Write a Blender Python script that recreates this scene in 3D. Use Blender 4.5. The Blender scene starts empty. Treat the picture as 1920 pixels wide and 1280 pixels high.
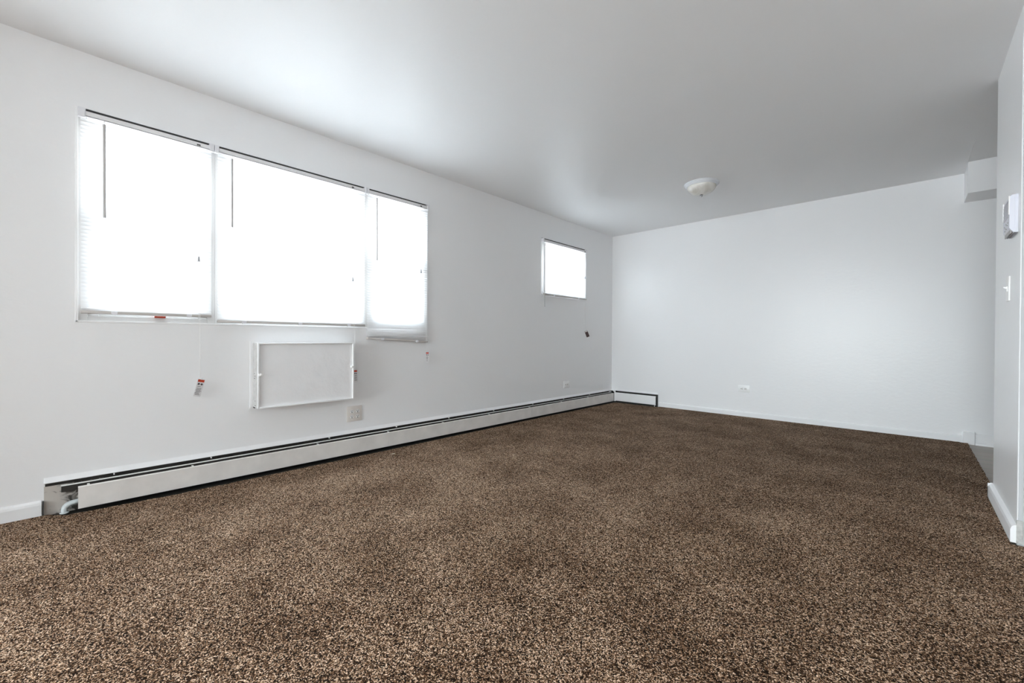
import bpy, bmesh, math, random
from mathutils import Vector, Matrix
random.seed(7)
S = bpy.context.scene
COL = S.collection
PI = math.pi

# ------------------------------------------------------------------ camera
FPX = 795.0031
cam_d = bpy.data.cameras.new('camera')
cam_d.sensor_width = 36.0
cam_d.lens = FPX * 36.0 / 1920.0
cam_d.clip_start = 0.05
cam = bpy.data.objects.new('camera', cam_d)
COL.objects.link(cam)
F_ = Vector((-0.68475108, 0.72874944, -0.00634128))
R_ = Vector((0.72872826, 0.68478, 0.00561084))
U_ = Vector((0.00843128, -0.00077904, 0.99996415))
U_ = R_.cross(F_)
M = Matrix(((R_.x, U_.x, -F_.x, 3.2434), (R_.y, U_.y, -F_.y, 0.0), (R_.z, U_.z, -F_.z, 0.91677), (0, 0, 0, 1)))
cam.matrix_world = M
S.camera = cam

# ------------------------------------------------------------------ world: bright hazy sky over pale sunlit ground
W = bpy.data.worlds.new('world')
S.world = W
W.use_nodes = True
nt = W.node_tree
nt.nodes.clear()
tc = nt.nodes.new('ShaderNodeTexCoord')
sep = nt.nodes.new('ShaderNodeSeparateXYZ')
rmp = nt.nodes.new('ShaderNodeValToRGB')
mr = nt.nodes.new('ShaderNodeMapRange')
bg = nt.nodes.new('ShaderNodeBackground')
out = nt.nodes.new('ShaderNodeOutputWorld')
mr.inputs['From Min'].default_value = -1
mr.inputs['From Max'].default_value = 1
nt.links.new(tc.outputs['Generated'], sep.inputs[0])
nt.links.new(sep.outputs['Z'], mr.inputs['Value'])
nt.links.new(mr.outputs[0], rmp.inputs[0])
e = rmp.color_ramp.elements
e[0].position = 0.0; e[0].color = (0.56, 0.57, 0.60, 1)
e[1].position = 1.0; e[1].color = (0.74, 0.86, 1.0, 1)
k = e.new(0.49); k.color = (0.675, 0.70, 0.735, 1)
k = e.new(0.52); k.color = (0.89, 0.945, 1.0, 1)
nt.links.new(rmp.outputs[0], bg.inputs['Color'])
bg.inputs['Strength'].default_value = 13.5
nt.links.new(bg.outputs[0], out.inputs['Surface'])

# ------------------------------------------------------------------ view + render settings
S.view_settings.view_transform = 'Standard'
S.view_settings.look = 'None'
S.view_settings.gamma = 1.0
S.view_settings.use_curve_mapping = False
S.view_settings.exposure = 0.74
cy = S.cycles
cy.use_denoising = True
cy.denoiser = 'OPENIMAGEDENOISE'
cy.max_bounces = 16
cy.diffuse_bounces = 12
cy.glossy_bounces = 4
cy.transmission_bounces = 8
cy.transparent_max_bounces = 16
cy.sample_clamp_indirect = 12.0
cy.caustics_reflective = False
cy.caustics_refractive = False

# ------------------------------------------------------------------ dimensions
H = 2.44           # ceiling
YB = 5.627         # back wall
XR = 3.604         # pier wall face
YE = 3.753         # pier far end
YN = 2.985         # pier near end
XH = 6.5           # hall far side
YF = -6.0          # wall behind the camera
XS = 4.5           # near room right wall
W1 = (0.06, 2.305, 1.00, 2.142)     # wide window opening y0,y1,z0,z1
W2 = (3.957, 4.90, 1.445, 2.138)
W3 = (-3.9, -1.5, 0.9, 2.14)     # unseen bare window added behind the camera for fill light
W4 = (0.1, 3.8, 0.06, 2.36)         # unseen glazed rear opening added for fill light, x0,x1,z0,z1
WT = 0.16          # outer wall thickness

# portals in the window openings: they only steer sampling of the daylight
def portal(name, x, y0, y1, z0, z1, rot, power=1.0):
    d = bpy.data.lights.new(name, 'AREA')
    d.shape = 'RECTANGLE'
    d.cycles.is_portal = True
    o = bpy.data.objects.new(name, d)
    COL.objects.link(o)
    o.location = (x, (y0 + y1) / 2, (z0 + z1) / 2)
    o.rotation_euler = rot
    d.size = z1 - z0
    d.size_y = y1 - y0
    return o
portal('daylight_portal_wide', -WT - 0.01, W1[0], W1[1], W1[2], W1[3], (0, -PI / 2, 0))
portal('daylight_portal_small', -WT - 0.01, W2[0], W2[1], W2[2], W2[3], (0, -PI / 2, 0))

portal('fill_portal_rear', -WT - 0.01, W3[0], W3[1], W3[2], W3[3], (0, -PI / 2, 0))

po = portal('fill_portal_far', 0, W4[0], W4[1], W4[2], W4[3], (PI / 2, 0, 0))
po.location = ((W4[0] + W4[1]) / 2, YF - 0.13, (W4[2] + W4[3]) / 2)
po.data.size = W4[1] - W4[0]; po.data.size_y = W4[3] - W4[2]

# ------------------------------------------------------------------ materials
def mat(name, col, rough=0.5, spec=0.5, metal=0.0, noise=None, bump=None, coat=0.0, transl=0.0):
    """noise=(scale, amount) varies the colour, bump=(scale, strength, dist, stretch)"""
    m = bpy.data.materials.new(name)
    m.use_nodes = True
    n = m.node_tree.nodes; l = m.node_tree.links
    b = n['Principled BSDF']
    b.inputs['Base Color'].default_value = (*col, 1)
    b.inputs['Roughness'].default_value = rough
    b.inputs['Specular IOR Level'].default_value = spec
    b.inputs['Metallic'].default_value = metal
    b.inputs['Coat Weight'].default_value = coat
    tc = n.new('ShaderNodeTexCoord')
    if noise:
        t = n.new('ShaderNodeTexNoise'); t.inputs['Scale'].default_value = noise[0]; t.inputs['Detail'].default_value = 4
        l.new(tc.outputs['Object'], t.inputs['Vector'])
        r = n.new('ShaderNodeValToRGB')
        a = noise[1]
        r.color_ramp.elements[0].position = 0.3; r.color_ramp.elements[1].position = 0.7
        r.color_ramp.elements[0].color = (*[max(0, c * (1 - a)) for c in col], 1)
        r.color_ramp.elements[1].color = (*[min(1, c * (1 + a)) for c in col], 1)
        l.new(t.outputs['Fac'], r.inputs[0]); l.new(r.outputs[0], b.inputs['Base Color'])
    if bump:
        mp = n.new('ShaderNodeMapping')
        mp.inputs['Scale'].default_value = bump[3] if len(bump) > 3 else (1, 1, 1)
        t = n.new('ShaderNodeTexNoise'); t.inputs['Scale'].default_value = bump[0]; t.inputs['Detail'].default_value = 5
        bp = n.new('ShaderNodeBump'); bp.inputs['Strength'].default_value = bump[1]; bp.inputs['Distance'].default_value = bump[2]
        l.new(tc.outputs['Object'], mp.inputs[0]); l.new(mp.outputs[0], t.inputs['Vector'])
        l.new(t.outputs['Fac'], bp.inputs['Height']); l.new(bp.outputs[0], b.inputs['Normal'])
    if transl:
        o = n['Material Output']
        tr = n.new('ShaderNodeBsdfTranslucent'); tr.inputs['Color'].default_value = (0.84, 0.87, 0.90, 1)
        mx = n.new('ShaderNodeMixShader'); mx.inputs[0].default_value = transl
        l.new(b.outputs[0], mx.inputs[1]); l.new(tr.outputs[0], mx.inputs[2]); l.new(mx.outputs[0], o.inputs['Surface'])
    return m

M_WALL = mat('wall_paint', (0.87, 0.872, 0.88), 0.31, 0.5, bump=(26, 0.22, 0.004, (1, 1, 1.6)))
M_PASS = mat('passage_shade_paint', (0.16, 0.14, 0.12), 0.6)  # passage shade put into the colour: unseen wall darkened to bounce less
M_SIDE = mat('side_paint', (0.70, 0.69, 0.68), 0.5)  # unseen wall, greyed to limit the light it bounces back
M_CEIL = mat('ceiling_paint', (0.855, 0.855, 0.86), 0.45, 0.5, bump=(60, 0.12, 0.002))
M_TRIM = mat('trim_enamel', (0.87, 0.873, 0.88), 0.32, 0.5, bump=(40, 0.15, 0.002))
M_FRAME = mat('window_vinyl', (0.70, 0.70, 0.70), 0.4)
M_SLAT = mat('blind_slat_vinyl', (0.83, 0.80, 0.78), 0.45, transl=0.41)
M_RAIL = mat('blind_rail_metal', (0.80, 0.79, 0.80), 0.4)
M_RAILLOW = mat('blind_bottom_rail', (0.56, 0.53, 0.51), 0.4)
M_CLEAR = mat('bracket_plastic', (0.78, 0.78, 0.81), 0.3)
M_DARK = mat('shade_slot', (0.035, 0.034, 0.033), 0.6)
M_WAND = mat('wand_plastic', (0.48, 0.46, 0.45), 0.25)
M_CORD = mat('cord', (0.85, 0.85, 0.84), 0.7)
M_GREY = mat('grey_plastic', (0.30, 0.30, 0.31), 0.4)
M_HEAT = mat('heater_enamel', (0.74, 0.71, 0.68), 0.42, noise=(9, 0.07), bump=(14, 0.1, 0.003))
M_HEATL = mat('heater_lip', (0.80, 0.80, 0.78), 0.4)
M_HDARK = mat('heater_shade', (0.022, 0.019, 0.016), 0.7)
M_FIN = mat('heater_fin', (0.05, 0.045, 0.04), 0.5, metal=0.3)
M_PIPE = mat('pipe_paint', (0.62, 0.66, 0.67), 0.4, noise=(60, 0.12))
M_PLATE = mat('outlet_plate', (0.90, 0.90, 0.90), 0.3)
M_PLATEW = mat('outlet_plate_beige', (0.74, 0.69, 0.65), 0.35)
M_SOCK = mat('socket_face', (0.91, 0.90, 0.89), 0.3)
M_ALARM = mat('alarm_plastic', (0.70, 0.71, 0.78), 0.4)
M_ALARMD = mat('alarm_grille', (0.42, 0.41, 0.42), 0.5)
M_LAMPB = mat('lamp_base_enamel', (0.82, 0.84, 0.88), 0.25)
M_TAGR = mat('tag_red', (0.55, 0.045, 0.01), 0.5)
M_TAGW = mat('tag_white', (0.78, 0.77, 0.78), 0.4)
M_TAGI = mat('tag_ink', (0.10, 0.09, 0.10), 0.6)
M_SCRAP = mat('paper_scrap', (0.85, 0.78, 0.62), 0.6)
M_PATCH = mat('bare_plaster', (0.50, 0.49, 0.47), 0.8, noise=(60, 0.15), bump=(70, 0.6, 0.01))

# grimy wall plate behind the open end of the heater
def grime_mat():
    m = mat('stained_back_plate', (0.55, 0.52, 0.48), 0.5)
    n = m.node_tree.nodes; l = m.node_tree.links
    b = n['Principled BSDF']; tc = n.new('ShaderNodeTexCoord')
    t = n.new('ShaderNodeTexNoise'); t.inputs['Scale'].default_value = 22; t.inputs['Detail'].default_value = 7
    t.inputs['Distortion'].default_value = 1.2
    r = n.new('ShaderNodeValToRGB')
    r.color_ramp.elements[0].position = 0.30; r.color_ramp.elements[0].color = (0.05, 0.042, 0.034, 1)
    r.color_ramp.elements[1].position = 0.46; r.color_ramp.elements[1].color = (0.55, 0.51, 0.47, 1)
    # grime is heaviest beside the hot pipe, at the covered end of the plate
    sp = n.new('ShaderNodeSeparateXYZ'); l.new(tc.outputs['Object'], sp.inputs[0])
    mr_ = n.new('ShaderNodeMapRange'); mr_.inputs['From Min'].default_value = 0.03; mr_.inputs['From Max'].default_value = 0.14
    mr_.inputs['To Min'].default_value = 0.06; mr_.inputs['To Max'].default_value = -0.30
    l.new(sp.outputs['Y'], mr_.inputs['Value'])
    ad = n.new('ShaderNodeMath'); ad.operation = 'ADD'; ad.use_clamp = True
    l.new(t.outputs['Fac'], ad.inputs[0]); l.new(mr_.outputs[0], ad.inputs[1])
    l.new(tc.outputs['Object'], t.inputs['Vector']); l.new(ad.outputs[0], r.inputs[0]); l.new(r.outputs[0], b.inputs['Base Color'])
    return m
M_GRIME = grime_mat()

# alabaster lamp glass
def alabaster():
    m = mat('alabaster_glass', (0.82, 0.80, 0.74), 0.18)
    n = m.node_tree.nodes; l = m.node_tree.links
    b = n['Principled BSDF']; tc = n.new('ShaderNodeTexCoord')
    t = n.new('ShaderNodeTexNoise'); t.inputs['Scale'].default_value = 5; t.inputs['Distortion'].default_value = 2.0
    r = n.new('ShaderNodeValToRGB')
    r.color_ramp.elements[0].position = 0.35; r.color_ramp.elements[0].color = (0.66, 0.63, 0.56, 1)
    r.color_ramp.elements[1].position = 0.6; r.color_ramp.elements[1].color = (0.86, 0.84, 0.80, 1)
    l.new(tc.outputs['Object'], t.inputs['Vector']); l.new(t.outputs['Fac'], r.inputs[0]); l.new(r.outputs[0], b.inputs['Base Color'])
    return m
M_ALAB = alabaster()

# speckled twist-pile carpet
def carpet_mat():
    m = bpy.data.materials.new('speckled_carpet'); m.use_nodes = True
    n = m.node_tree.nodes; l = m.node_tree.links
    b = n['Principled BSDF']; b.inputs['Roughness'].default_value = 0.95; b.inputs['Specular IOR Level'].default_value = 0.1
    tc = n.new('ShaderNodeTexCoord')
    # tufts
    warp = n.new('ShaderNodeTexNoise'); warp.inputs['Scale'].default_value = 60
    v = n.new('ShaderNodeTexVoronoi'); v.inputs['Scale'].default_value = 310; v.feature = 'F1'
    mixv = n.new('ShaderNodeMix'); mixv.data_type = 'VECTOR'; mixv.inputs['Factor'].default_value = 0.02
    l.new(tc.outputs['Object'], warp.inputs['Vector'])
    l.new(tc.outputs['Object'], mixv.inputs[4]); l.new(warp.outputs['Color'], mixv.inputs[5])
    l.new(mixv.outputs[1], v.inputs['Vector'])
    r = n.new('ShaderNodeValToRGB')
    cr = r.color_ramp
    cr.elements[0].position = 0.0; cr.elements[0].color = (0.010, 0.006, 0.004, 1)
    cr.elements[1].position = 1.0; cr.elements[1].color = (0.90, 0.69, 0.52, 1)
    for p, c in ((0.30, (0.015, 0.0070, 0.0034)), (0.50, (0.082, 0.038, 0.017)), (0.69, (0.270, 0.145, 0.076)), (0.85, (0.56, 0.368, 0.236))):
        k = cr.elements.new(p); k.color = (*c, 1)
    # per-tuft random value, plus finer noise
    sepc = n.new('ShaderNodeSeparateColor')
    l.new(v.outputs['Color'], sepc.inputs[0])
    fine = n.new('ShaderNodeTexNoise'); fine.inputs['Scale'].default_value = 240; fine.inputs['Detail'].default_value = 3
    l.new(tc.outputs['Object'], fine.inputs['Vector'])
    big = n.new('ShaderNodeTexNoise'); big.inputs['Scale'].default_value = 2.6; big.inputs['Detail'].default_value = 5; big.inputs['Roughness'].default_value = 0.62
    l.new(tc.outputs['Object'], big.inputs['Vector'])
    a1 = n.new('ShaderNodeMath'); a1.operation = 'MULTIPLY_ADD'; a1.inputs[1].default_value = 1.7; a1.inputs[2].default_value = -0.85
    l.new(fine.outputs['Fac'], a1.inputs[0])
    a2 = n.new('ShaderNodeMath'); a2.operation = 'ADD'
    l.new(sepc.outputs[0], a2.inputs[0]); l.new(a1.outputs[0], a2.inputs[1])
    a3 = n.new('ShaderNodeMath'); a3.operation = 'MULTIPLY_ADD'; a3.inputs[1].default_value = 0.5; a3.inputs[2].default_value = -0.25
    l.new(big.outputs['Fac'], a3.inputs[0])
    a4 = n.new('ShaderNodeMath'); a4.operation = 'ADD'; a4.use_clamp = True
    l.new(a2.outputs[0], a4.inputs[0]); l.new(a3.outputs[0], a4.inputs[1])
    l.new(a4.outputs[0], r.inputs[0]); l.new(r.outputs[0], b.inputs['Base Color'])
    bp = n.new('ShaderNodeBump'); bp.inputs['Strength'].default_value = 0.9; bp.inputs['Distance'].default_value = 0.006
    l.new(a4.outputs[0], bp.inputs['Height']); l.new(bp.outputs[0], b.inputs['Normal'])
    return m
M_CARPET = carpet_mat()

# grey-tan plank floor of the passage
def plank_mat():
    m = bpy.data.materials.new('plank_floor'); m.use_nodes = True
    n = m.node_tree.nodes; l = m.node_tree.links
    b = n['Principled BSDF']; b.inputs['Roughness'].default_value = 0.35
    tc = n.new('ShaderNodeTexCoord')
    br = n.new('ShaderNodeTexBrick'); br.inputs['Scale'].default_value = 1.0
    br.inputs['Color1'].default_value = (0.34, 0.29, 0.24, 1); br.inputs['Color2'].default_value = (0.39, 0.335, 0.28, 1)
    br.inputs['Mortar'].default_value = (0.20, 0.17, 0.14, 1); br.inputs['Mortar Size'].default_value = 0.003
    br.inputs['Brick Width'].default_value = 1.2; br.inputs['Row Height'].default_value = 0.16
    l.new(tc.outputs['Object'], br.inputs['Vector'])
    g = n.new('ShaderNodeTexNoise'); g.inputs['Scale'].default_value = 30
    mp = n.new('ShaderNodeMapping'); mp.inputs['Scale'].default_value = (0.15, 1, 1)
    l.new(tc.outputs['Object'], mp.inputs[0]); l.new(mp.outputs[0], g.inputs['Vector'])
    mx = n.new('ShaderNodeMix'); mx.data_type = 'RGBA'; mx.blend_type = 'MULTIPLY'; mx.inputs['Factor'].default_value = 0.35
    l.new(br.outputs['Color'], mx.inputs[6]); l.new(g.outputs['Color'], mx.inputs[7]); l.new(mx.outputs[2], b.inputs['Base Color'])
    return m
M_PLANK = plank_mat()

# thin window glass
def glass_mat():
    m = bpy.data.materials.new('window_glass'); m.use_nodes = True
    n = m.node_tree.nodes; l = m.node_tree.links; n.clear()
    o = n.new('ShaderNodeOutputMaterial'); t = n.new('ShaderNodeBsdfTransparent'); g = n.new('ShaderNodeBsdfGlossy')
    t.inputs['Color'].default_value = (0.95, 0.97, 0.96, 1); g.inputs['Roughness'].default_value = 0.02
    mx = n.new('ShaderNodeMixShader'); mx.inputs[0].default_value = 0.05
    l.new(t.outputs[0], mx.inputs[1]); l.new(g.outputs[0], mx.inputs[2]); l.new(mx.outputs[0], o.inputs['Surface'])
    return m
M_GLASS = glass_mat()

# ------------------------------------------------------------------ mesh helpers
class MB:
    def __init__(s):
        s.bm = bmesh.new()
    def box(s, x0, x1, y0, y1, z0, z1, bev=0.0, seg=2):
        r = bmesh.ops.create_cube(s.bm, size=1.0)
        vs = r['verts']
        for v in vs:
            v.co = Vector((x0 + (x1 - x0) * (v.co.x + .5), y0 + (y1 - y0) * (v.co.y + .5), z0 + (z1 - z0) * (v.co.z + .5)))
        if bev > 0:
            es = list({e for v in vs for e in v.link_edges})
            bmesh.ops.bevel(s.bm, geom=es, offset=bev, segments=seg, affect='EDGES', profile=0.5)
        return s
    def prism(s, pts, axis, a, b):
        """extrude a 2-D outline along axis from a to b; pts are the two other coordinates in xyz order"""
        def P(p, t):
            q = list(p); q.insert(axis, t); return Vector(q)
        A = [s.bm.verts.new(P(p, a)) for p in pts]
        B = [s.bm.verts.new(P(p, b)) for p in pts]
        n = len(pts)
        s.bm.faces.new(A); s.bm.faces.new(B[::-1])
        for i in range(n):
            s.bm.faces.new((A[i], B[i], B[(i + 1) % n], A[(i + 1) % n]))
        return s
    def tube(s, pts, r, seg=10, cap=True):
        pts = [Vector(p) for p in pts]
        rings = []
        rr = r if isinstance(r, (list, tuple)) else [r] * len(pts)
        up = Vector((0, 0, 1))
        for i, p in enumerate(pts):
            d = (pts[min(i + 1, len(pts) - 1)] - pts[max(i - 1, 0)]).normalized()
            u = d.cross(up)
            if u.length < 1e-3: u = d.cross(Vector((1, 0, 0)))
            u.normalize(); w = d.cross(u).normalized()
            rings.append([s.bm.verts.new(p + (u * math.cos(2 * PI * k / seg) + w * math.sin(2 * PI * k / seg)) * rr[i]) for k in range(seg)])
        for a, b in zip(rings, rings[1:]):
            # keep ring twist small
            best = min(range(seg), key=lambda o: sum((a[k].co - b[(k + o) % seg].co).length for k in range(seg)))
            for k in range(seg):
                s.bm.faces.new((a[k], a[(k + 1) % seg], b[(k + 1 + best) % seg], b[(k + best) % seg]))
        if cap:
            s.bm.faces.new(rings[0]); s.bm.faces.new(rings[-1])
        return s
    def lathe(s, prof, c, seg=64):
        """profile of (r, z) turned about the vertical through c"""
        rings = []
        for r, z in prof:
            if r < 1e-5:
                rings.append([s.bm.verts.new((c[0], c[1], c[2] + z))])
            else:
                rings.append([s.bm.verts.new((c[0] + r * math.cos(2 * PI * k / seg), c[1] + r * math.sin(2 * PI * k / seg), c[2] + z)) for k in range(seg)])
        for a, b in zip(rings, rings[1:]):
            for k in range(seg):
                k2 = (k + 1) % seg
                if len(a) == 1: s.bm.faces.new((a[0], b[k], b[k2]))
                elif len(b) == 1: s.bm.faces.new((a[k], b[0], a[k2]))
                else: s.bm.faces.new((a[k], b[k], b[k2], a[k2]))
        return s
    def xform(s, mtx):
        s.bm.transform(mtx); return s
    def build(s, name, m, parent=None, smooth=False, ang=35):
        bmesh.ops.recalc_face_normals(s.bm, faces=s.bm.faces)
        me = bpy.data.meshes.new(name)
        p = parent
        while p is not None:
            s.bm.transform(Matrix.Translation(-p.location)); p = p.parent
        s.bm.to_mesh(me); s.bm.free()
        me.materials.append(m)
        if smooth:
            me.polygons.foreach_set('use_smooth', [True] * len(me.polygons))
            me.set_sharp_from_angle(angle=math.radians(ang))
        o = bpy.data.objects.new(name, me)
        COL.objects.link(o)
        if parent is not None: o.parent = parent
        return o

def thing(name, loc, label, cat, group=None):
    o = bpy.data.objects.new(name, None); COL.objects.link(o)
    o.location = loc; o.empty_display_size = 0.05
    o['label'] = label; o['category'] = cat
    if group: o['group'] = group
    return o
def tag(o, label, cat, group=None):
    o['label'] = label; o['category'] = cat
    if group: o['group'] = group
    return o
def struct(o, label=None, cat=None):
    o['kind'] = 'structure'
    if label: o['label'] = label
    if cat: o['category'] = cat
    return o

# ------------------------------------------------------------------ room shell
def wall_with_holes(name, holes):
    """outer wall in the plane x=0 with window openings"""
    ys = sorted({YF - 0.1, YB + 0.1} | {v for h in holes for v in h[:2]})
    zs = sorted({-0.1, H + 0.1} | {v for h in holes for v in h[2:]})
    bm = bmesh.new()
    V = {}
    def vert(x, y, z):
        k = (x, y, z)
        if k not in V: V[k] = bm.verts.new(k)
        return V[k]
    def solid(i, j):
        if not (0 <= i < len(ys) - 1 and 0 <= j < len(zs) - 1): return False
        cy_, cz_ = (ys[i] + ys[i + 1]) / 2, (zs[j] + zs[j + 1]) / 2
        return not any(h[0] < cy_ < h[1] and h[2] < cz_ < h[3] for h in holes)
    for i in range(len(ys) - 1):
        for j in range(len(zs) - 1):
            if not solid(i, j): continue
            a, b, c, d = ys[i], ys[i + 1], zs[j], zs[j + 1]
            for x in (0.0, -WT):
                bm.faces.new([vert(x, a, c), vert(x, b, c), vert(x, b, d), vert(x, a, d)])
            for (di, dj, p, q) in ((-1, 0, (a, c), (a, d)), (1, 0, (b, c), (b, d)), (0, -1, (a, c), (b, c)), (0, 1, (a, d), (b, d))):
                if not solid(i + di, j + dj):
                    bm.faces.new([vert(0.0, *p), vert(0.0, *q), vert(-WT, *q), vert(-WT, *p)])
    mb = MB(); mb.bm.free(); mb.bm = bm
    return mb.build(name, M_WALL)
struct(wall_with_holes('wall_left', [W1, W2, W3]), 'white window wall with a wide window and a small one', 'wall')
struct(MB().box(-0.0, XH + 0.1, YB, YB + 0.12, -0.1, H + 0.1).build('wall_back', M_WALL), 'white wall at the far end of the room', 'wall')
fw = MB().box(-0.1, W4[0], YF - 0.12, YF, -0.1, H + 0.1).box(W4[1], XS + 0.12, YF - 0.12, YF, -0.1, H + 0.1)
fw.box(W4[0], W4[1], YF - 0.12, YF, -0.1, W4[2]).box(W4[0], W4[1], YF - 0.12, YF, W4[3], H + 0.1)
struct(fw.build('wall_front', M_WALL))
struct(MB().box(XR, XH + 0.1, YN, YE, -0.1, H + 0.1, 0.006).build('wall_right', M_WALL), 'short white wall carrying the alarm and the switch', 'wall')
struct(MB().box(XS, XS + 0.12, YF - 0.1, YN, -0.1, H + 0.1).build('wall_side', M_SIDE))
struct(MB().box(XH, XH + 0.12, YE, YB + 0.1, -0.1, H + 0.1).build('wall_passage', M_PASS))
struct(MB().box(-0.1, XH + 0.2, YF - 0.2, YB + 0.2, H, H + 0.12).build('ceiling', M_CEIL), 'flat white painted ceiling', 'ceiling')
struct(MB().box(-0.1, XH + 0.2, YF - 0.2, YB + 0.2, -0.12, -0.012).build('floor', M_PLANK), 'tan plank floor in the passage beyond the carpet', 'floor')
# unseen stub added to shade the near window wall from the rear opening
struct(MB().box(0.0, 0.45, -1.25, -1.10, -0.1, H + 0.1).build('wall_shade_stub', M_WALL))
# boxed soffit over the passage, against the back wall
struct(MB().box(3.588, XH, 5.28, YB, 2.175, H, 0.003).build('trim_1', M_WALL), 'boxed soffit under the ceiling at the back wall', 'soffit')
# drywall joint running from the soffit corner
struct(MB().prism([(3.582, H), (3.586, H - 0.0015), (3.590, H)], 1, 4.75, 5.28).build('trim_2', M_CEIL))

# baseboards: profile with a rounded top
def base_prof(t, h):
    return [(0, 0), (t, 0), (t, h * 0.72), (t * 0.8, h * 0.88), (t * 0.45, h * 0.97), (0, h)]
BH = 0.075
struct(MB().prism([(x, z - 0.012 if z == 0 else z) for x, z in base_prof(0.016, BH)], 1, -1.10, -0.068).build('baseboard_left', M_TRIM), 'white baseboard left of the long heater', 'baseboard')
struct(MB().prism([(YB - x, z) for x, z in base_prof(0.015, 0.06)], 0, 0.728, 3.59).build('baseboard_back', M_TRIM), 'white baseboard along the back wall', 'baseboard')
b = MB().prism([(YB - x, z - 0.012) for x, z in base_prof(0.016, 0.10)], 0, 3.674, XH)
b.prism([(YB - 0.016, -0.012), (YB - 0.030, -0.012), (YB - 0.028, 0.004), (YB - 0.016, 0.012)], 0, 3.674, XH)
struct(b.build('baseboard_passage', M_TRIM), 'white baseboard on the back wall beyond the block', 'baseboard')
b = MB().prism([(XR - x, z) for x, z in base_prof(0.020, 0.082)], 1, YN - 0.006, YE + 0.02)
b.prism([(YE + x, z) for x, z in base_prof(0.020, 0.082)], 0, XR - 0.020, XH)
struct(b.build('baseboard_right', M_TRIM), 'white baseboard wrapping the short right wall', 'baseboard')
# broken plaster at the foot of the wall corner, and the door casing next to it
struct(MB().box(XR + 0.004, XR + 0.0178, YN - 0.004, YN + 0.001, 0.10, H, 0.001).build('trim_3', mat('corner_grey', (0.50, 0.51, 0.52), 0.5, bump=(30, 0.3, 0.004))))  # full-height strip, greyer than the wall beside it
struct(MB().box(XR - 0.002, XR + 0.0178, YN - 0.010, YN + 0.001, 0.0, 0.105, 0.003).build('trim_9', M_PATCH))
dc = MB().box(3.622, 3.70, YN - 0.035, YN, -0.005, 2.1, 0.004)
dc.box(3.622, 4.48, YN - 0.035, YN, 2.03, 2.1, 0.004)
struct(dc.build('door_1', M_TRIM), 'white door casing at the right edge', 'door')

# ------------------------------------------------------------------ carpet
def make_carpet():
    bm = bmesh.new()
    z = 0.0
    def ring(pts):
        return [bm.verts.new((x, y, z)) for x, y in pts]
    rnd = random.Random(3)
    # outline, counter-clockwise; the free edge towards the plank floor is frayed
    pts = [(0.017, YF + 0.004), (XS - 0.004, YF + 0.004), (XS - 0.004, YN - 0.037), (3.60, YN - 0.037), (XR - 0.021, YN - 0.037), (XR - 0.021, YE + 0.022)]
    y = YE + 0.024
    pts.append((3.622, y))
    while y < YB - 0.06:
        y += 0.012
        pts.append((3.627 + rnd.uniform(-0.004, 0.004), y))
    pts += [(3.63, YB - 0.031), (3.58, YB - 0.031)]
    x = 3.57
    while x > 0.74:
        pts.append((x, YB - 0.016 + rnd.uniform(-0.003, 0.001))); x -= 0.012
    pts.append((0.73, YB - 0.080))
    x = 0.72
    while x > 0.15:
        pts.append((x, YB - 0.082 + rnd.uniform(-0.004, 0.003))); x -= 0.012
    y = YB - 0.12
    while y > 0.02:
        e_ = min(0.135, 0.095 + 0.09 * max(0, y - 0.02)) - 0.026 * max(0, min(1, (y - 1.8) / 1.5))
        pts.append((e_ + rnd.uniform(-0.003, 0.003), y)); y -= 0.012
    pts += [(0.055, -0.02), (0.02, -0.045)]
    top = ring(pts)
    f = bm.faces.new(top)
    r = bmesh.ops.extrude_face_region(bm, geom=[f])
    for v in [g for g in r['geom'] if isinstance(g, bmesh.types.BMVert)]:
        v.co.z -= 0.011
    mb = MB(); mb.bm.free(); mb.bm = bm
    return mb.build('carpet', M_CARPET)
struct(MB().box(0.0, 0.15, -0.066, YB, -0.012, -0.009).box(0.15, 0.74, YB - 0.11, YB, -0.012, -0.009).build('trim_8', M_HDARK))  # near-black strips painting in the shadow under the heater covers
tag(make_carpet(), 'wall-to-wall speckled brown and beige carpet', 'carpet')

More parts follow.
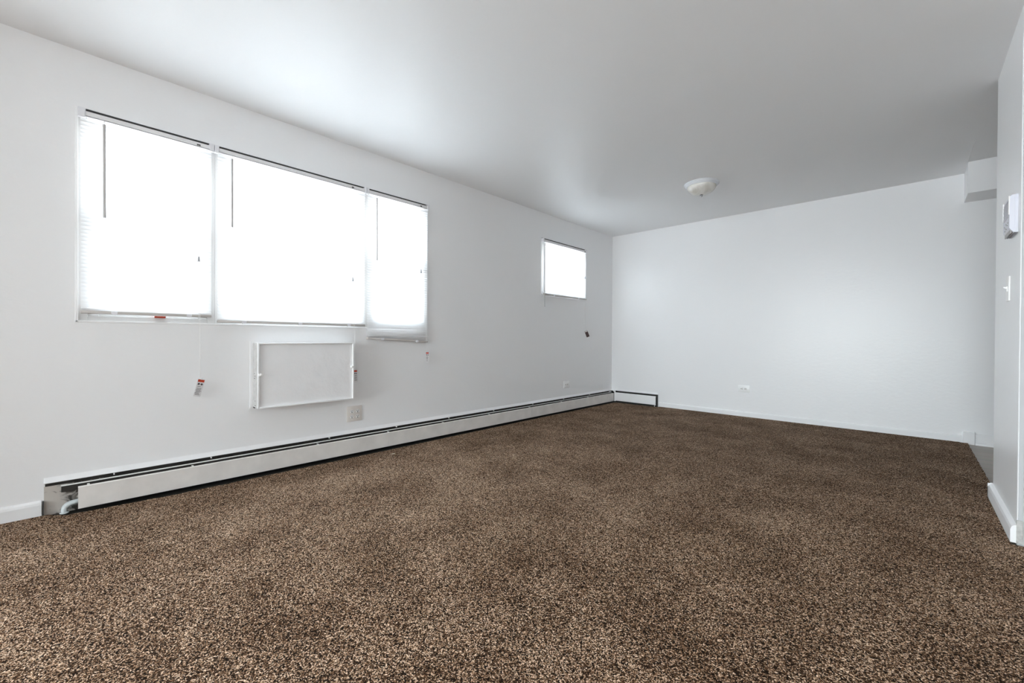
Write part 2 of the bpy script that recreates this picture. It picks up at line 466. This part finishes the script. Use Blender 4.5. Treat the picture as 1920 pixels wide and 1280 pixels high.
# ------------------------------------------------------------------ windows
def sash(root, name, x0, x1, y0, y1, z0, z1, w):
    m = MB().box(x0, x1, y0, y0 + w, z0, z1, 0.002).box(x0, x1, y1 - w, y1, z0, z1, 0.002)
    m.box(x0, x1, y0 + w, y1 - w, z0, z0 + w, 0.002).box(x0, x1, y0 + w, y1 - w, z1 - w, z1, 0.002)
    o = m.build(name, M_FRAME, root)
    xm = (x0 + x1) / 2
    MB().box(xm - 0.002, xm + 0.002, y0 + w, y1 - w, z0 + w, z1 - w).build('window_pane', M_GLASS, o)
    return o
def window(n, y0, y1, z0, z1, kind, label):
    root = bpy.data.objects.new('window_%d' % n, None); COL.objects.link(root)
    struct(root, label, 'window')
    XA, XB = -0.105, -0.006
    m = MB().box(XA, XB, y0, y0 + 0.04, z0, z1, 0.002).box(XA, XB, y1 - 0.04, y1, z0, z1, 0.002)
    m.box(XA, XB, y0 + 0.04, y1 - 0.04, z0, z0 + 0.03, 0.002).box(XA, XB, y0 + 0.04, y1 - 0.04, z1 - 0.045, z1, 0.002)
    m.build('window_frame', M_FRAME, root)
    a, b, c, d = y0 + 0.04, y1 - 0.04, z0 + 0.03, z1 - 0.045
    if kind == 'hung':
        zm = c + (d - c) * 0.5
        sash(root, 'upper_sash', -0.055, -0.035, a, b, zm - 0.02, d, 0.045)
        sash(root, 'lower_sash', -0.033, -0.012, a, b, c, zm + 0.02, 0.045)
    elif kind == 'fixed':
        sash(root, 'fixed_sash', -0.045, -0.02, a, b, c, d, 0.035)
    else:
        ym = a + (b - a) * 0.46
        sash(root, 'sliding_sash', -0.033, -0.012, a, ym + 0.02, c, d, 0.035)
        sash(root, 'fixed_sash', -0.055, -0.035, ym - 0.02, b, c, d, 0.035)
    return root
window(1, W1[0], 0.675, W1[2], W1[3], 'hung', 'double-hung window behind the left blind')
window(2, 0.675, 1.70, W1[2], W1[3], 'fixed', 'wide fixed window behind the middle blind')
window(3, 1.70, W1[1], W1[2], W1[3], 'hung', 'double-hung window behind the long uneven blind')
window(4, W2[0], W2[1], W2[2], W2[3], 'slide', 'small sliding window near the back corner')
# unseen fill-light openings added behind the camera: frame and glass
def fill_window(n, x0, x1, y0, y1, z0, z1, along):
    root = bpy.data.objects.new('window_%d' % n, None); COL.objects.link(root); struct(root)  # window_5 and window_6: added unseen openings for fill light
    m = MB(); p = MB(); w = 0.05
    a, b = (x0, x1) if along == 'x' else (y0, y1)
    mid = (a + b) / 2
    for u0, u1 in ((a, a + w), (mid - w / 2, mid + w / 2), (b - w, b)):
        if along == 'x': m.box(u0, u1, y0, y1, z0, z1)
        else: m.box(x0, x1, u0, u1, z0, z1)
    for v0, v1 in ((z0, z0 + w), (z1 - w, z1)):
        m.box(x0, x1, y0, y1, v0, v1)
    fo = m.build('window_frame', M_FRAME, root)
    if along == 'x': p.box(x0, x1, (y0 + y1) / 2 - 0.002, (y0 + y1) / 2 + 0.002, z0, z1)
    else: p.box((x0 + x1) / 2 - 0.002, (x0 + x1) / 2 + 0.002, y0, y1, z0, z1)
    p.build('window_pane', M_GLASS, fo)
fill_window(5, -0.09, -0.05, W3[0], W3[1], W3[2], W3[3], 'y')
fill_window(6, W4[0], W4[1], YF - 0.09, YF - 0.05, W4[2], W4[3], 'x')
# dark strips standing in for the shadow gap above the blind rails
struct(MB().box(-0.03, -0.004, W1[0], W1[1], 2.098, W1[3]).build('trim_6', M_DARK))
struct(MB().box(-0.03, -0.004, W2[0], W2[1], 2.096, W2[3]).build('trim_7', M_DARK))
# plaster edge beads round the openings
def bead(n, w, skip_top=True):
    y0, y1, z0, z1 = w
    m = MB().box(-0.03, 0.003, y0 - 0.008, y0 + 0.004, z0 - 0.006, z1, 0.002).box(-0.03, 0.003, y1 - 0.004, y1 + 0.008, z0 - 0.006, z1, 0.002)
    m.box(-0.03, 0.003, y0 - 0.008, y1 + 0.008, z0 - 0.008, z0 + 0.003, 0.002)
    return struct(m.build('trim_%d' % n, M_TRIM))
bead(4, W1); bead(5, W2)

# ------------------------------------------------------------------ mini blinds
def slat_mesh(m, y0, y1, z, tilt, width=0.025, x=0.018, roll=0.0, sag=0.0, dx=0.0):
    """one curved slat, room edge low; roll raises one end"""
    nseg = 4
    ny = 2 if not sag else 8
    ct, st = math.cos(tilt), math.sin(tilt)
    rows = []
    for i in range(ny + 1):
        t = i / ny
        y = y0 + (y1 - y0) * t
        zz = z + roll * (t - 0.5) - sag * 4 * t * (1 - t)
        row = []
        for k in range(nseg + 1):
            u = (k / nseg - 0.5) * width
            c = 0.0018 * (1 - (2 * k / nseg - 1) ** 2)
            row.append(m.bm.verts.new((x + dx * t + u * ct + c * st, y, zz - u * st + c * ct)))
        rows.append(row)
    for a, b in zip(rows, rows[1:]):
        for k in range(nseg):
            m.bm.faces.new((a[k], a[k + 1], b[k + 1], b[k]))
def blind(y0, y1, ztop, zbot, label, wand, cordy, conz, seed, group='white mini blinds on the window wall', bot_roll=0.0, stack=0, ladders=2, x=0.020, cordlong=None):
    rnd = random.Random(seed)
    root = thing('mini_blind', (0.0, (y0 + y1) / 2, ztop), label, 'blind', group)
    # headrail: open-topped U channel
    hr = MB().box(0.006, 0.008, y0, y1, ztop - 0.026, ztop).box(0.031, 0.033, y0, y1, ztop - 0.026, ztop).box(0.006, 0.033, y0, y1, ztop - 0.026, ztop - 0.024)
    hr.box(0.029, 0.034, y0, y1, ztop - 0.002, ztop, 0.0007)
    hr.build('headrail', M_RAIL, root)
    # slats
    m = MB()
    z = ztop - 0.045
    pitch = 0.0205
    while z > zbot + 0.024 + stack * 0.005:
        slat_mesh(m, y0 + 0.004, y1 - 0.004, z + rnd.uniform(-0.0006, 0.0006), math.radians((71 if z > W1[2] else 52) + rnd.uniform(-1.5, 1.5)), x=x)
        z -= pitch
    for i in range(stack):
        slat_mesh(m, y0 + 0.004, y1 - 0.004, zbot + 0.021 + i * 0.0048, math.radians(30 - 4 * i), x=x, roll=bot_roll * (1 - i / (stack + 1)))
    m.build('slats', M_SLAT, root, smooth=True)
    # bottom rail
    br = MB().box(x - 0.013, x + 0.013, y0 + 0.003, y1 - 0.003, zbot, zbot + 0.016, 0.003)
    if bot_roll:
        c = Vector((x, (y0 + y1) / 2, zbot))
        br.xform(Matrix.Translation(c) @ Matrix.Rotation(math.atan2(bot_roll, y1 - y0), 4, 'X') @ Matrix.Translation(-c))
    rail = br.build('bottom_rail', M_RAILLOW, root, smooth=True)
    # ladder cords
    L = y1 - y0
    lys = [y0 + L * (0.23 if ladders == 2 else 0.15), y0 + L * (0.80 if ladders == 2 else 0.5)] + ([y0 + L * 0.86] if ladders == 3 else [])
    for ly in lys:
        rz = bot_roll * ((ly - y0) / L - 0.5)
        for xx in (x - 0.013, x + 0.013):
            MB().tube([(xx, ly, ztop - 0.026), (xx, ly, zbot + 0.012 + rz)], 0.0006, 5).build('ladder_cord', M_CORD, root)
    for ly in lys:
        rz = bot_roll * ((ly - y0) / L - 0.5)
        MB().box(x + 0.0125, x + 0.0155, ly - 0.013, ly + 0.013, zbot + 0.001 + rz, zbot + 0.015 + rz, 0.001).box(x - 0.006, x + 0.014, ly - 0.009, ly + 0.009, zbot - 0.004 + rz, zbot + rz + 0.0015, 0.001).build('rail_clip', M_CLEAR, root)
    # tilt wand
    wy, wz = wand
    w = MB().tube([(0.037, wy, ztop - 0.048), (0.038, wy + 0.001, wz)], 0.0068 if wy < 1 else 0.0055, 8)
    w.tube([(0.0385, wy + 0.001, wz), (0.0385, wy + 0.001, wz - 0.012)], [0.0072, 0.006], 8)
    wo = w.build('wand', M_WAND, root, smooth=True)
    MB().tube([(0.030, wy, ztop - 0.022), (0.037, wy, ztop - 0.032), (0.037, wy, ztop - 0.05)], 0.0022, 6).build('wand_hook', M_CLEAR, wo)
    # lift cords and their joiner
    for dy in (-0.003, 0.003):
        c = MB().tube([(0.034, cordy + dy, ztop - 0.018), (0.036, cordy + dy, (ztop + conz) / 2), (0.037, cordy + dy * .3, conz + 0.01)] +
            ([(0.036, cordy + dy + (cordlong[0] - cordy) * .5, (conz + cordlong[1]) / 2), (0.034, cordlong[0] + dy * .3, cordlong[1])] if cordlong else []), 0.0009, 5)
        co = c.build('lift_cord', M_CORD, root)
    MB().tube([(0.037, cordy, conz + 0.014), (0.037, cordy, conz), (0.037, cordy, conz - 0.018)], [0.004, 0.006, 0.008], 8).build('cord_joiner', M_GREY, co, smooth=True)
    MB().box(0.0335, 0.0345, cordy - 0.009, cordy + 0.009, ztop - 0.021, ztop - 0.011).build('cord_lock', M_DARK, root)
    # end brackets
    return root
def bracket(root, y0, y1, ztop):
    MB().box(0.0, 0.036, y0, y1, ztop - 0.030, ztop + 0.014, 0.0015).box(0.0355, 0.038, y0 + 0.003, y1 - 0.003, ztop - 0.033, ztop + 0.002, 0.0008).build('bracket', M_CLEAR, root)
ZT = 2.117
b1 = blind(0.068, 0.655, ZT, 1.040, 'leftmost white mini blind over the double-hung window, cord tag dangling on wall', (0.163, 1.575), 0.584, 1.40, 1, stack=3, cordlong=(0.592, 0.665))
bracket(b1, 0.062, 0.092, ZT); bracket(b1, 0.640, 0.665, ZT)
b2 = blind(0.680, 1.690, ZT, 1.010, 'widest white mini blind, in the middle of the wide window', (0.760, 1.64), 1.577, 1.38, 2, stack=2, ladders=3, cordlong=(1.603, 0.672))
bracket(b2, 0.667, 0.690, ZT); bracket(b2, 1.680, 1.697, ZT)
b3 = blind(1.703, 2.297, ZT, 0.893, 'mini blind hanging below the sill with a slanting bottom rail', (1.783, 1.57), 2.216, 1.52, 3, bot_roll=-0.030, stack=4, cordlong=(2.285, 0.80), x=0.022)
bracket(b3, 1.699, 1.716, ZT); bracket(b3, 2.284, 2.305, ZT)
b4 = blind(3.962, 4.893, ZT - 0.004, 1.448, 'small mini blind on the small window near the back corner', (3.978, 1.315), 4.845, 1.75, 4, stack=3, cordlong=(4.862, 1.045))
bracket(b4, 3.957, 3.975, ZT - 0.004); bracket(b4, 4.88, 4.90, ZT - 0.004)

# ------------------------------------------------------------------ cord warning tags
def warning_tag(x, y, ztop, w, h, lean, yaw, label, seed=1, card=None, head=None):
    root = thing('warning_tag', (x, y, ztop), label, 'tag', 'cord warning tags')
    T = Matrix.Translation((x, y, ztop)) @ Matrix.Rotation(lean, 4, 'X') @ Matrix.Rotation(yaw, 4, 'Z')
    def add(name, mt, boxes, par=None):
        m = MB()
        for bx in boxes: m.box(*bx)
        m.xform(T)
        return m.build(name, mt, root)
    add('tag_card', card or M_TAGW, [(-0.0006, 0.0006, -w / 2, w / 2, -h, 0)])
    add('red_header', head or M_TAGR, [(0.0006, 0.0010, -w / 2 + 0.002, w / 2 - 0.002, -h * 0.17, -h * 0.03)])
    rnd = random.Random(seed)
    lines = []
    z = -h * 0.42
    while z > -h * 0.93:
        if rnd.random() > 0.15:
            a = rnd.uniform(-0.42, -0.30) * w; bb = rnd.uniform(0.15, 0.42) * w
            lines.append((0.0006, 0.0009, a, bb, z - h * 0.02, z))
        z -= h * 0.052
    add('fine_print', M_TAGI, lines)
    m = MB()
    n = 16
    m.prism([(w * 0.2 + w * 0.17 * math.cos(2 * PI * k / n), -h * 0.29 + w * 0.17 * math.sin(2 * PI * k / n)) for k in range(n)], 0, 0.0006, 0.0010)
    m.box(0.0006, 0.0010, -w * 0.36, -w * 0.08, -h * 0.34, -h * 0.23)
    m.xform(T); m.build('warning_symbol', M_TAGI, root)
    mm = MB().tube([(0, 0, 0.010), (0, 0, -0.004)], 0.0025, 8); mm.xform(T); mm.build('tag_clip', M_CLEAR, root, smooth=True)
    return root
warning_tag(0.034, 0.600, 0.655, 0.038, 0.108, -math.radians(14), math.radians(8), 'red-headed cord tag slanting on the wall below the leftmost blind', seed=2)
warning_tag(0.034, 1.603, 0.664, 0.026, 0.100, math.radians(2), math.radians(-30), 'red-headed cord tag against the right side of the wall box', seed=5)
warning_tag(0.034, 2.289, 0.792, 0.028, 0.092, math.radians(0), math.radians(-18), 'red-headed cord tag below the slanting blind', seed=8)
warning_tag(0.040, 4.868, 1.030, 0.040, 0.100, math.radians(36), math.radians(-48), 'dark brown twisted tag hanging below the small window', seed=9,
    card=mat('tag_brown', (0.10, 0.055, 0.05), 0.5), head=M_TAGW)
# the tag still lying on the sill behind the leftmost blind
o = MB().box(-0.006, 0.010, 0.378, 0.428, 1.0285, 1.0385, 0.0008)
tag(o.build('sticker_label', M_TAGR), 'orange sticker peeking under the bottom rail of the leftmost blind', 'sticker')

# ------------------------------------------------------------------ wall box (air conditioner sleeve cover)
root = thing('air_conditioner_cover', (0, 1.22, 0.43), 'white painted metal box cover on the wall under the wide window', 'wall cover')
PX, y0, y1, z0, z1 = 0.11, 0.890, 1.554, 0.444, 0.880
t = 0.009
MB().box(0, PX - 0.014, y0 - 0.0015, y0 + t, z0 - 0.001, z1 - 0.001, 0.001).build('side_plate', mat('chipped_shade_paint', (0.56, 0.55, 0.54), 0.6, noise=(30, 0.12), bump=(40, 0.9, 0.012)), root)  # chipped paint, its base greyed to shade the side facing the rear light
m = MB().box(PX - 0.016, PX, y0, y0 + t, z0, z1, 0.0015).box(0, PX, y1 - t, y1, z0, z1, 0.0015)
m.box(0, PX, y0 + t, y1 - t, z0, z0 + t, 0.0015).box(0, PX, y0 + t, y1 - t, z1 - t, z1, 0.0015)
m.build('sleeve', M_TRIM, root, smooth=True)
m = MB().box(PX - 0.022, PX - 0.014, y0 + t, y1 - t, z0 + t, z1 - t)
m.build('front_panel', mat('panel_paint', (0.86, 0.86, 0.87), 0.38, bump=(9, 0.5, 0.012)), root)
m = MB().prism([(y0 - 0.016, z0 - 0.006), (y0 - 0.016, z1 + 0.008), (y1 + 0.028, z1 + 0.008), (y1 + 0.028, z0 - 0.004), (y1, z0 - 0.004), (y1, z1), (y0, z1), (y0, z0 - 0.006)], 0, 0.0, 0.004)
m.build('wall_flange', M_WALL, root)
for yy, zz in ((y0 + 0.012, 0.665), (y1 - 0.014, 0.690)):
    s = 1 if yy < 1.2 else -1
    m = MB().box(PX - 0.016, PX + 0.004, yy - 0.010, yy + 0.010, zz - 0.005, zz + 0.012, 0.003)
    m.tube([(PX + 0.001, yy + s * 0.004, zz + 0.002), (PX + 0.016, yy + s * 0.006, zz + 0.006)], [0.008, 0.005], 10)
    m.build('latch', M_SOCK, root, smooth=True)
for zz in (0.655, 0.64, 0.672, 0.49, 0.46):
    xx = 0.055 + random.uniform(-.02, .02)
    MB().box(xx, xx + random.uniform(.008, .02), y0 - 0.0028, y0 + 0.001, zz, zz + random.uniform(0.003, 0.007), 0.0005).build('chipped_spot', M_DARK, root)
MB().box(0.02, 0.06, y0 - 0.0028, y0 + 0.001, z0 - 0.002, z0 + 0.006).build('chipped_spot', M_DARK, root)

# ------------------------------------------------------------------ outlets and switch
def socket(m_face, m_slot, cy, cz, T, horiz=False, r=0.0165):
    """duplex half: rounded face and three slots in plate space (x out of wall, y along, z up)"""
    n = 20
    pts = []
    for k in range(n):
        a = 2 * PI * k / n
        pts.append((cy + r * math.cos(a), cz + max(-r * 0.82, min(r * 0.82, r * math.sin(a)))))
    m_face.prism(pts, 0, 0.004, 0.0090)
    def slot(dy, dz, w, h):
        if horiz: dy, dz, w, h = dz, -dy, h, w
        m_slot.box(0.0089, 0.0095, cy + dy - w / 2, cy + dy + w / 2, cz + dz - h / 2, cz + dz + h / 2)
    slot(-0.006, 0.004, 0.0040, 0.009); slot(0.006, 0.004, 0.0040, 0.008); slot(0, -0.008, 0.0075, 0.007)
def outlet(name, T, w, h, sockets, label, mplate, horiz=False):
    loc = T.to_translation()
    root = thing(name, loc, label, 'outlet')
    m = MB().box(0, 0.0070, -w / 2, w / 2, -h / 2, h / 2, 0.002); m.xform(T); m.build('cover_plate', mplate, root, smooth=True)
    for (a, c) in sockets:
        f = MB(); s = MB(); socket(f, s, a, c, T, horiz, 0.0150 if len(sockets) == 4 else 0.0165)
        f.xform(T); s.xform(T)
        fo = f.build('socket_face', M_SOCK, root, smooth=True); s.build('slot', M_DARK, root).name = 'socket_slot'
        s_ = COL.objects[-1]
        s_.parent = fo
    return root
T = Matrix.Translation((0, 1.610, 0.3125))
outlet('quad_outlet', T, 0.127, 0.122, [(-0.023, 0.019), (0.025, 0.019), (-0.023, -0.023), (0.025, -0.023)], 'beige four-socket wall outlet below the metal box', M_PLATEW)
T = Matrix.Translation((0, 4.481, 0.330))
outlet('wall_outlet', T, 0.122, 0.088, [(-0.021, 0.0), (0.021, 0.0)], 'small white outlet on the window wall near the back corner', M_PLATE, True)
T = Matrix.Translation((1.789, YB, 0.331)) @ Matrix.Rotation(-PI / 2, 4, 'Z')
outlet('wall_outlet', T, 0.127, 0.083, [(-0.021, 0.0), (0.021, 0.0)], 'white horizontal outlet low on the back wall', M_PLATE, True)
root = thing('light_switch', (XR, 3.27, 1.18), 'white wall switch below the alarm on the right wall', 'light switch')
T = Matrix.Translation((XR, 3.272, 1.182)) @ Matrix.Rotation(PI, 4, 'Z')
m = MB().box(0, 0.007, -0.040, 0.040, -0.062, 0.062, 0.0025); m.xform(T); m.build('cover_plate', M_SOCK, root, smooth=True)
m = MB().box(0.005, 0.010, -0.006, 0.006, -0.013, 0.013, 0.001); m.prism([(0.008, -0.002), (0.020, 0.006), (0.020, 0.011), (0.008, 0.009)], 1, -0.004, 0.004)
m.bm.verts.ensure_lookup_table(); m.xform(T); m.build('toggle', M_SOCK, root)

# ------------------------------------------------------------------ alarm on the right wall
root = thing('smoke_alarm', (XR, 3.14, 1.52), 'square pale grey alarm with vents, high on the right wall', 'alarm')
ax = 3.577
ya, yb_, za, zb = 3.05, 3.228, 1.428, 1.605
# body outline in x-z: chamfered lower edge, hollowed upper front
m = MB().prism([(XR, za), (XR, zb), (ax + 0.010, zb), (ax + 0.002, zb - 0.006), (ax, zb - 0.060), (ax, za + 0.022), (ax + 0.012, za + 0.002)], 1, ya, yb_)
m.build('housing', M_ALARM, root)
m = MB()
for i in range(9):
    zz = 1.585 - i * 0.0095
    for j in range(9):
        yy = 3.072 + j * 0.0165 + (0.008 if i % 2 else 0)
        m.box(ax - 0.0012, ax + 0.004, yy, yy + 0.007, zz - 0.004, zz)
m.build('speaker_grille', M_ALARMD, root)
m = MB()
for (yy, zz) in ((3.08, 1.478), (3.10, 1.470), (3.13, 1.479), (3.15, 1.462), (3.18, 1.474), (3.12, 1.455), (3.165, 1.452)):
    m.box(ax - 0.0015, ax + 0.002, yy, yy + 0.012, zz, zz + 0.005)
m.build('indicator_slot', M_GREY, root)
MB().box(ax - 0.003, ax + 0.002, ya + 0.001, ya + 0.006, za + 0.085, zb - 0.004, 0.001).build('raised_rim', M_SOCK, root)
MB().box(ax - 0.003, ax + 0.002, yb_ - 0.006, yb_ - 0.001, za + 0.085, zb - 0.004, 0.001).build('raised_rim', M_SOCK, root)
m = MB()
for i in range(3):
    m.box(ax + 0.004 + i * 0.007, ax + 0.008 + i * 0.007, ya + 0.008, yb_ - 0.008, za - 0.0012, za + 0.016 - i * 0.006)
m.build('bottom_vent', M_ALARMD, root)
m = MB().box(XR - 0.010, XR, ya - 0.0012, yb_ + 0.0012, za + 0.004, zb + 0.001, 0.001)
m.build('mounting_plate', M_ALARM, root)

# ------------------------------------------------------------------ ceiling light
LC = (1.745, 4.285, H)
root = thing('ceiling_light', LC, 'flush dome ceiling light with alabaster glass and white base', 'ceiling light')
MB().lathe([(0, 0), (0.157, 0), (0.160, -0.005), (0.158, -0.010), (0.152, -0.013), (0.151, -0.018), (0.147, -0.022), (0.142, -0.023), (0.140, -0.028), (0.136, -0.031), (0.128, -0.031), (0, -0.031)], LC).build('lamp_base', M_LAMPB, root, smooth=True, ang=50)
prof = [(0.131 * math.cos(a), -0.028 - 0.080 * math.sin(a)) for a in [i * PI / 2 / 14 for i in range(15)]]
prof[-1] = (0, prof[-1][1])
MB().lathe(prof, LC).build('glass_shade', M_ALAB, root, smooth=True, ang=60)
MB().lathe([(0, -0.106), (0.014, -0.108), (0.016, -0.113), (0.010, -0.117), (0.012, -0.122), (0.007, -0.129), (0, -0.131)], (LC[0], LC[1], LC[2] + 0.002), 24).build('finial', mat('brushed_metal', (0.45, 0.45, 0.46), 0.25, metal=0.9), root, smooth=True, ang=60)

# ------------------------------------------------------------------ baseboard heaters
root = thing('baseboard_heater', (0, -0.06, 0), 'long white baseboard heater along the window wall, end cap missing', 'heater')
Y0 = -0.060
YC = YB - 0.085      # where the corner piece begins
FX = 0.085
MB().box(0, 0.003, Y0, 0.16, -0.008, 0.141).build('back_plate', M_GRIME, root)
MB().box(0, 0.024, Y0 - 0.004, Y0 - 0.001, -0.008, 0.07).build('plate_gap', M_DARK, root)
MB().box(0, 0.003, 0.16, YC, -0.008, 0.158).box(0, 0.004, Y0 + 0.004, 0.16, 0.141, 0.158).build('dark_channel', M_HDARK, root)
# folded top lip
m = MB().prism([(0.0, 0.186), (0.0, 0.158), (0.016, 0.158), (0.018, 0.161), (0.004, 0.180)], 1, Y0, YC)
m.build('top_lip', M_WALL, root)
# fin element on its pipe
m = MB().tube([(0.042, 0.13, 0.055), (0.042, YC, 0.055)], 0.011, 10)
yy = 0.16
fins = MB()
while yy < YC - 0.1:
    fins.box(0.010, 0.072, yy, yy + 0.004, 0.022, 0.098)
    yy += 0.012
m.build('heating_pipe', M_FIN, root, smooth=True)
fins.build('fin_stack', M_FIN, root)
# damper blade
m = MB().prism([(0.034, 0.143), (0.045, 0.141), (0.045, 0.1385), (0.034, 0.1405)], 1, 0.0, YC)
dm = m.build('damper', M_HEATL, root)
MB().prism([(0.036, 0.1404), (0.0445, 0.1385), (0.0445, 0.108), (0.036, 0.108)], 1, 0.001, YC).build('damper_body', M_HDARK, dm)
# front cover in three lengths
seams = [0.0605, 1.905, 3.70, YC]
for a, b in zip(seams, seams[1:]):
    m = MB().prism([(FX, 0.017), (FX, 0.128), (FX - 0.010, 0.1325), (FX - 0.010, 0.131), (FX - 0.002, 0.127), (FX - 0.002, 0.019), (FX - 0.016, 0.013), (FX - 0.016, 0.012)], 1, a + 0.0008, b - 0.0008)
    m.build('front_cover', M_HEAT, root)
m = MB().box(FX - 0.001, FX + 0.0012, seams[1] - 0.028, seams[1] + 0.006, 0.017, 0.129, 0.0005)
m.build('joint_strip', M_HEAT, root)
for yy in (0.10, 0.55, 1.30, 1.88, 2.45, 3.05, 3.69, 4.3, 4.9):
    MB().box(0.003, FX - 0.004, yy - 0.001, yy + 0.001, 0.03, 0.128).build('bracket', M_FIN, root)
    MB().box(0.046, 0.076, yy - 0.005, yy + 0.005, 0.130, 0.1325).build('cover_clip', M_HEATL, root)
    MB().box(0.01, 0.026, yy + 0.10, yy + 0.105, 0.150, 0.157).build('damper_hook', M_HEATL, root)
# painted elbow pipe rising from the floor
pts = [(0.040, 0.012, -0.005), (0.040, 0.012, 0.014)]
for i in range(1, 9):
    a = i / 8 * PI / 2
    pts.append((0.040, 0.012 + 0.034 * (1 - math.cos(a)), 0.014 + 0.030 * math.sin(a)))
pts += [(0.041, 0.09, 0.052), (0.042, 0.16, 0.055)]
m = MB().tube(pts, [0.0135] * 2 + [0.013] * 8 + [0.0115] * 2, 14)
el = m.build('pipe_elbow', M_PIPE, root, smooth=True)
MB().tube([(0.040, 0.012, -0.003), (0.040, 0.012, 0.003)], 0.018, 14).build('pipe_collar', M_PIPE, el, smooth=True)

root = thing('baseboard_heater', (0.1, YB, 0), 'short white baseboard heater on the back wall beside the corner', 'heater')
X0, X1 = 0.100, 0.719
by = YB - 0.064
m = MB().box(0, X1, YB - 0.003, YB, -0.008, 0.160); m.build('back_plate', M_HDARK, root)
m = MB().prism([(YB, 0.188), (YB, 0.160), (YB - 0.016, 0.160), (YB - 0.018, 0.163), (YB - 0.004, 0.182)], 0, X0, X1)
m.build('top_lip', M_WALL, root)
m = MB().prism([(by, 0.024), (by, 0.136), (by + 0.010, 0.141), (by + 0.010, 0.139), (by + 0.002, 0.134), (by + 0.002, 0.026), (by + 0.016, 0.020), (by + 0.016, 0.018)], 0, X0 + 0.006, X1 - 0.005)
m.build('front_cover', M_TRIM, root)
m = MB().tube([(X0, YB - 0.035, 0.055), (X1 - 0.02, YB - 0.035, 0.055)], 0.011, 10)
m.build('heating_pipe', M_FIN, root, smooth=True)
fins = MB(); xx = X0 + 0.03
while xx < X1 - 0.04:
    fins.box(xx, xx + 0.004, YB - 0.054, YB - 0.010, 0.022, 0.10); xx += 0.012
fins.build('fin_stack', M_FIN, root)
m = MB().box(X1 - 0.003, X1, by + 0.028, YB, 0.0, 0.160, 0.001); m.build('end_plate', M_DARK, root)
m = MB().box(X1 - 0.024, X1 - 0.019, by + 0.001, by + 0.006, 0.0, 0.03); m.build('foot', M_HEATL, root)
# inside-corner cover joining the two heaters
root = thing('heater_corner_cover', (0.05, YB - 0.05, 0), 'white corner cover where the two baseboard heaters meet', 'heater cover')
m = MB().prism([(0, YB), (0, by - 0.006), (0.020, by - 0.006), (FX + 0.002, by - 0.006), (FX + 0.010, by + 0.002), (FX + 0.020, by + 0.0), (X0 + 0.006, YB - 0.02), (X0 + 0.006, YB)], 2, 0.165, 0.168)
m.build('cover_top', M_TRIM, root)
m = MB().prism([(FX, by - 0.008), (FX + 0.003, by - 0.008), (FX + 0.022, by - 0.003), (FX + 0.022, by), (FX, by)], 2, 0.014, 0.140)
m.prism([(FX - 0.03, 0.166), (FX + 0.010, 0.140), (FX + 0.022, 0.140), (FX + 0.010, 0.168)], 1, by - 0.008, by + 0.002)
m.build('cover_front', M_TRIM, root)

# ------------------------------------------------------------------ small things
o = MB().box(3.598, 3.672, YB - 0.032, YB, -0.012, 0.103, 0.003).build('plinth_block', M_TRIM)
tag(o, 'square white block on the back wall where the carpet ends', 'block')
m = MB().box(-0.013, 0.013, -0.003, 0.003, 0, 0.003, 0.0008)
m.xform(Matrix.Translation((0.268, 1.80, 0.001)) @ Matrix.Rotation(math.radians(75), 4, 'Z'))
tag(m.build('paper_scrap', M_SCRAP), 'tiny pale scrap lying on the carpet near the long heater', 'scrap')
